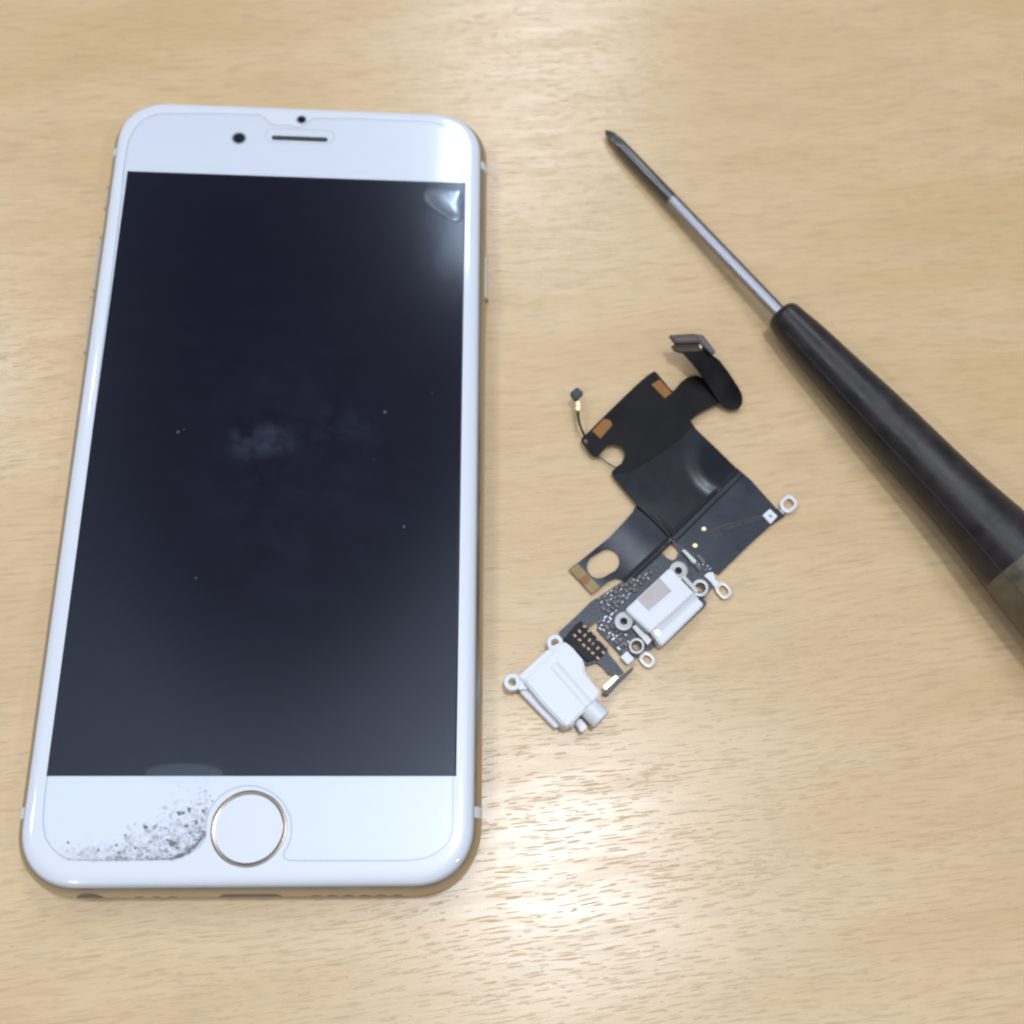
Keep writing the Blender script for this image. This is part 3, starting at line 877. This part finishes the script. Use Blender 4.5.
JK = FX.part('headphone_socket', pslab(jack_top, ZJ, .25, .28, 3), 'white_plastic')
FX.part('socket_shoulder', pslab([(518.3, 676.3), (548.0, 648.8), (556, 650), (560, 660), (530, 688)], 3.55, .3, .2, 3), 'white_plastic', parent=JK)
FX.part('socket_ledge', pslab([(520, 691.5), (527, 684), (543, 700), (563, 722), (561, 724.5), (555.4, 728)], 2.1, .15, .14), 'white_plastic', parent=JK)
FX.part('socket_spring', pslab([(530, 689), (536, 686), (562, 713), (558, 718)], 2.6, 2.0, .1), 'grey_label', parent=JK)
FX.part('socket_barrel', jbarrel((552, 666), (588, 707.5), 2.0, 2.62), 'white_plastic', parent=JK)
FX.part('socket_tube', jbarrel((585, 703.5), (601.5, 719.8), 1.75, 2.6), 'white_plastic', parent=JK)
FX.part('socket_peg', pslab([(575.4, 722), (580.5, 717.6), (588.3, 727.2), (581.6, 732.6)], 2.4, .8, .2), 'white_plastic', parent=JK)
FX.part('socket_peg', pslab([(563, 725), (570, 718), (577, 722), (571, 729)], 1.7, .4, .2), 'grey_label', parent=JK)
for u, v, r, arm in ((555.2, 642.6, 8.2, [(548, 648.5), (562.5, 641), (568, 650), (556, 658)]), (512.6, 681.8, 8.7, [(513.5, 673.8), (522, 677), (533, 688), (519, 690)])):
    lg = FX.part('socket_lug', pring(circ(u, v, r, 32), circ(u, v, 3.9, 32), 3.0, 1.9, .16), 'white_plastic', parent=JK)
    FX.part('socket_web', pslab(arm, 2.96, 1.95, .1), 'white_plastic', parent=JK)

# ------------------------------------------------------------------ screwdriver
P0, P1 = at(605.5, 130.8, 1.35), at(1017.6, 560.3, 7.3)
AX = (P1 - P0).normalized()
SX = AX.cross(Vector((0, 0, 1))).normalized(); QX = SX.cross(AX)
SD = Thing('screwdriver', 'small cross head screwdriver with black handle, chrome shaft and dark tip', 'screwdriver', at(840, 380, 0))


def sof(u, v, z): return (at(u, v, z) - P0).dot(AX)


def lathe(prof, n=40, mod=None):
    rg = []
    for s, r in prof:
        rg.append([P0 + AX * s + (SX * math.cos(2 * math.pi * k / n) + QX * math.sin(2 * math.pi * k / n)) * r * (mod(s, 2 * math.pi * k / n) if mod else 1) for k in range(n)])
    return loft(rg)


s_mid = sof(673, 200, 2.1); s_h = sof(781.5, 313.5, 3.8); s_e = (P1 - P0).length


def flute(s, th):
    k = 1 - sm(s, 2.2, 5.2)
    return 1 - .42 * k * abs(math.cos(2 * th)) ** .7


SD.part('driver_tip', lathe([(0, .22), (.45, .45), (1.0, .72), (1.7, .98), (2.4, 1.12), (3.4, 1.2), (5, 1.24), (s_mid - .15, 1.24), (s_mid, 1.2)], 48, flute), 'dark_steel')
def hexed(s, th):
    # lightly flattened faces along the shaft
    w = (th + .45) % (math.pi / 3) - math.pi / 6
    return 1 + .75 * (math.cos(math.pi / 6) / math.cos(w) * 1.06 - 1)


SD.part('shaft', lathe([(s_mid - .3, 1.1), (s_mid + .05, 1.2), (s_mid + .3, 1.22), (s_h * .75, 1.22), (s_h + 2, 1.22)], 72, hexed), 'chrome')
L = s_e - s_h
pf = [(s_h + .1, 1.35), (s_h - .15, 1.9), (s_h + .05, 2.55), (s_h + .5, 2.95), (s_h + 1.2, 3.16), (s_h + 3, 3.3)]
for t, w in ((42, 3.72), (85, 4.12), (127, 4.55), (170, 4.9), (212, 5.15), (254, 5.45), (297, 6.05), (339, 6.85)):
    pf.append((s_h + L * t / 339, w))


def smooth_prof(p, n=4):
    out = []
    for i in range(len(p) - 1):
        p0, p1, p2, p3 = p[max(0, i - 1)], p[i], p[i + 1], p[min(len(p) - 1, i + 2)]
        for k in range(n):
            t = k / n
            out.append(tuple(.5 * (2 * p1[j] + (p2[j] - p0[j]) * t + (2 * p0[j] - 5 * p1[j] + 4 * p2[j] - p3[j]) * t * t + (3 * p1[j] - p0[j] - 3 * p2[j] + p3[j]) * t ** 3) for j in (0, 1)))
    return out + [p[-1]]


pfs = pf[:6] + smooth_prof(pf[5:])[1:]
SD.part('grip', lathe(pfs, 56), 'grip')
SD.part('handle_end', lathe([(s_e - .3, 6.4), (s_e + .02, 6.87), (s_e + 8, 7.5), (s_e + 16, 7.8), (s_e + 24, 7.6), (s_e + 28, 6.8), (s_e + 30, 5.2), (s_e + 30.6, 2)], 56), 'grip_end')


def rad(s):
    full = pfs + [(s_e + 8, 7.5), (s_e + 16, 7.8)]
    for a, b in zip(full, full[1:]):
        if a[0] <= s <= b[0]: return a[1] + (b[1] - a[1]) * (s - a[0]) / (b[0] - a[0])
    return full[-1][1]


# moulding seam along the handle; side of it turned towards the camera
ANG = None
tgt = at(905, 463, 5)
best = 1e9
for k in range(360):
    th = math.radians(k); s = sof(905, 463, 5)
    p = P0 + AX * s + (SX * math.cos(th) + QX * math.sin(th)) * rad(s)
    c = Rm @ (p - Vector((0, 0, ZG))) + TV
    u, v = F_PX * c.x / c.z + CX, F_PX * c.y / c.z + CY
    dlt = abs((u - 905) * .75 - (v - 463) * .66)
    if math.sin(th) > 0 and dlt < best: best = dlt; ANG = th
seam = []
for k in range(40):
    s = s_h + 4 + (L + 8 - 4) * k / 39
    seam.append(P0 + AX * s + (SX * math.cos(ANG) + QX * math.sin(ANG)) * (rad(s) + .0))
SD.part('handle_seam', tube(seam, .06, 6), 'seam')

# ------------------------------------------------------------------ camera, lamps, world
cd = bpy.data.cameras.new('camera'); co = bpy.data.objects.new('camera', cd); COL.objects.link(co)
Rw = Rm.transposed() @ Matrix(((1, 0, 0), (0, -1, 0), (0, 0, -1)))
co.matrix_world = Matrix.Translation(CAM * MM) @ Rw.to_4x4()
cd.sensor_width = 36; cd.sensor_fit = 'HORIZONTAL'
cd.lens = 36 * F_PX / 1024
cd.shift_x = (512 - CX) / 1024; cd.shift_y = (CY - 512) / 1024
cd.clip_start = .005; cd.clip_end = 20
cd.dof.use_dof = True
foc = Rm @ (at(520, 760, 3) - Vector((0, 0, ZG))) + TV
cd.dof.focus_distance = foc.z * MM
cd.dof.aperture_fstop = cd.lens / 2.3
sc.camera = co


def mirror(u, v, z):
    p = at(u, v, z); d = (p - CAM).normalized(); d.z = -d.z
    return p, d


def lamp(name, pos, power, sx, sy, col, target=(40, 0, 0), spin=0.):
    l = bpy.data.lights.new(name, 'AREA'); l.shape = 'RECTANGLE'; l.size = sx; l.size_y = sy
    l.energy = power; l.color = col
    o = bpy.data.objects.new(name, l); COL.objects.link(o)
    o.location = pos
    dr = (Vector(target) * MM - Vector(pos)).normalized()
    o.rotation_euler = (dr.to_track_quat('-Z', 'Y') @ Euler((0, 0, spin)).to_quaternion()).to_euler()
    return o


COOL = (.82, .90, 1.0)
p, d_ = mirror(530, 78, 0)
lamp('ceiling_lamp', p * MM + d_ * 2.5, 12, .30, .85, COOL)
p, d_ = mirror(556, 862, 0)
lamp('ceiling_lamp', p * MM + d_ * 2.1, 14, .18, .18, COOL)
lamp('ceiling_lamp', Vector((-.95, .95, 1.75)), 5, .07, .07, COOL)
lamp('ceiling_lamp', Vector((-1.1, .15, 1.8)), 5, .07, .07, COOL)
lamp('ceiling_lamp', Vector((-.75, -1.35, 1.75)), 6.5, .12, .06, COOL)
lamp('ceiling_lamp', Vector((1.3, -.9, 1.8)), 4.5, .07, .07, COOL)

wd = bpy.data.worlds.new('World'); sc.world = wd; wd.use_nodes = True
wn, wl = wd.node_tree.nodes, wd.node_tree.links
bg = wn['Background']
# pale ceiling overhead, dimmer towards the walls; dark ellipse added to darken the screen's reflection
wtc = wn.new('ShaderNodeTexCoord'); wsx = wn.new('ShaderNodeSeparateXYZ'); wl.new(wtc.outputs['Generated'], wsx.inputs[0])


def wm(op, a, b=None):
    n = wn.new('ShaderNodeMath'); n.operation = op
    for k, x in enumerate((a, b)):
        if x is None: continue
        if isinstance(x, (int, float)): n.inputs[k].default_value = x
        else: wl.new(x, n.inputs[k])
    return n.outputs[0]


def wramp(x, lo, hi, a, b):
    n = wn.new('ShaderNodeMapRange'); n.interpolation_type = 'SMOOTHSTEP'
    for k, v in enumerate((lo, hi, a, b)): n.inputs[k + 1].default_value = v
    wl.new(x, n.inputs[0]); return n.outputs[0]


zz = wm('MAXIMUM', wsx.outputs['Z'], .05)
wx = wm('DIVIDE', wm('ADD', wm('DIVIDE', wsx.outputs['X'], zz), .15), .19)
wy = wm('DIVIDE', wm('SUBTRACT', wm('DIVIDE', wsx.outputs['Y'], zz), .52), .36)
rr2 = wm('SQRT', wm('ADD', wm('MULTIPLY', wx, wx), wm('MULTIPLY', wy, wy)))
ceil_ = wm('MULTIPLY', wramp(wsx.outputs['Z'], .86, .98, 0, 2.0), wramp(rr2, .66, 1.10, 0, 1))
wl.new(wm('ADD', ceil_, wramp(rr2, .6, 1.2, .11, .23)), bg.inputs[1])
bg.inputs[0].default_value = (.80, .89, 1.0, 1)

sc.view_settings.view_transform = 'Standard'
sc.view_settings.look = 'None'
sc.view_settings.exposure = .0; sc.view_settings.gamma = 1
sc.view_settings.use_curve_mapping = False
sc.cycles.max_bounces = 8; sc.cycles.transparent_max_bounces = 12
sc.cycles.use_denoising = True
sc.cycles.denoising_input_passes = 'RGB_ALBEDO'
sc.cycles.filter_width = 2.3
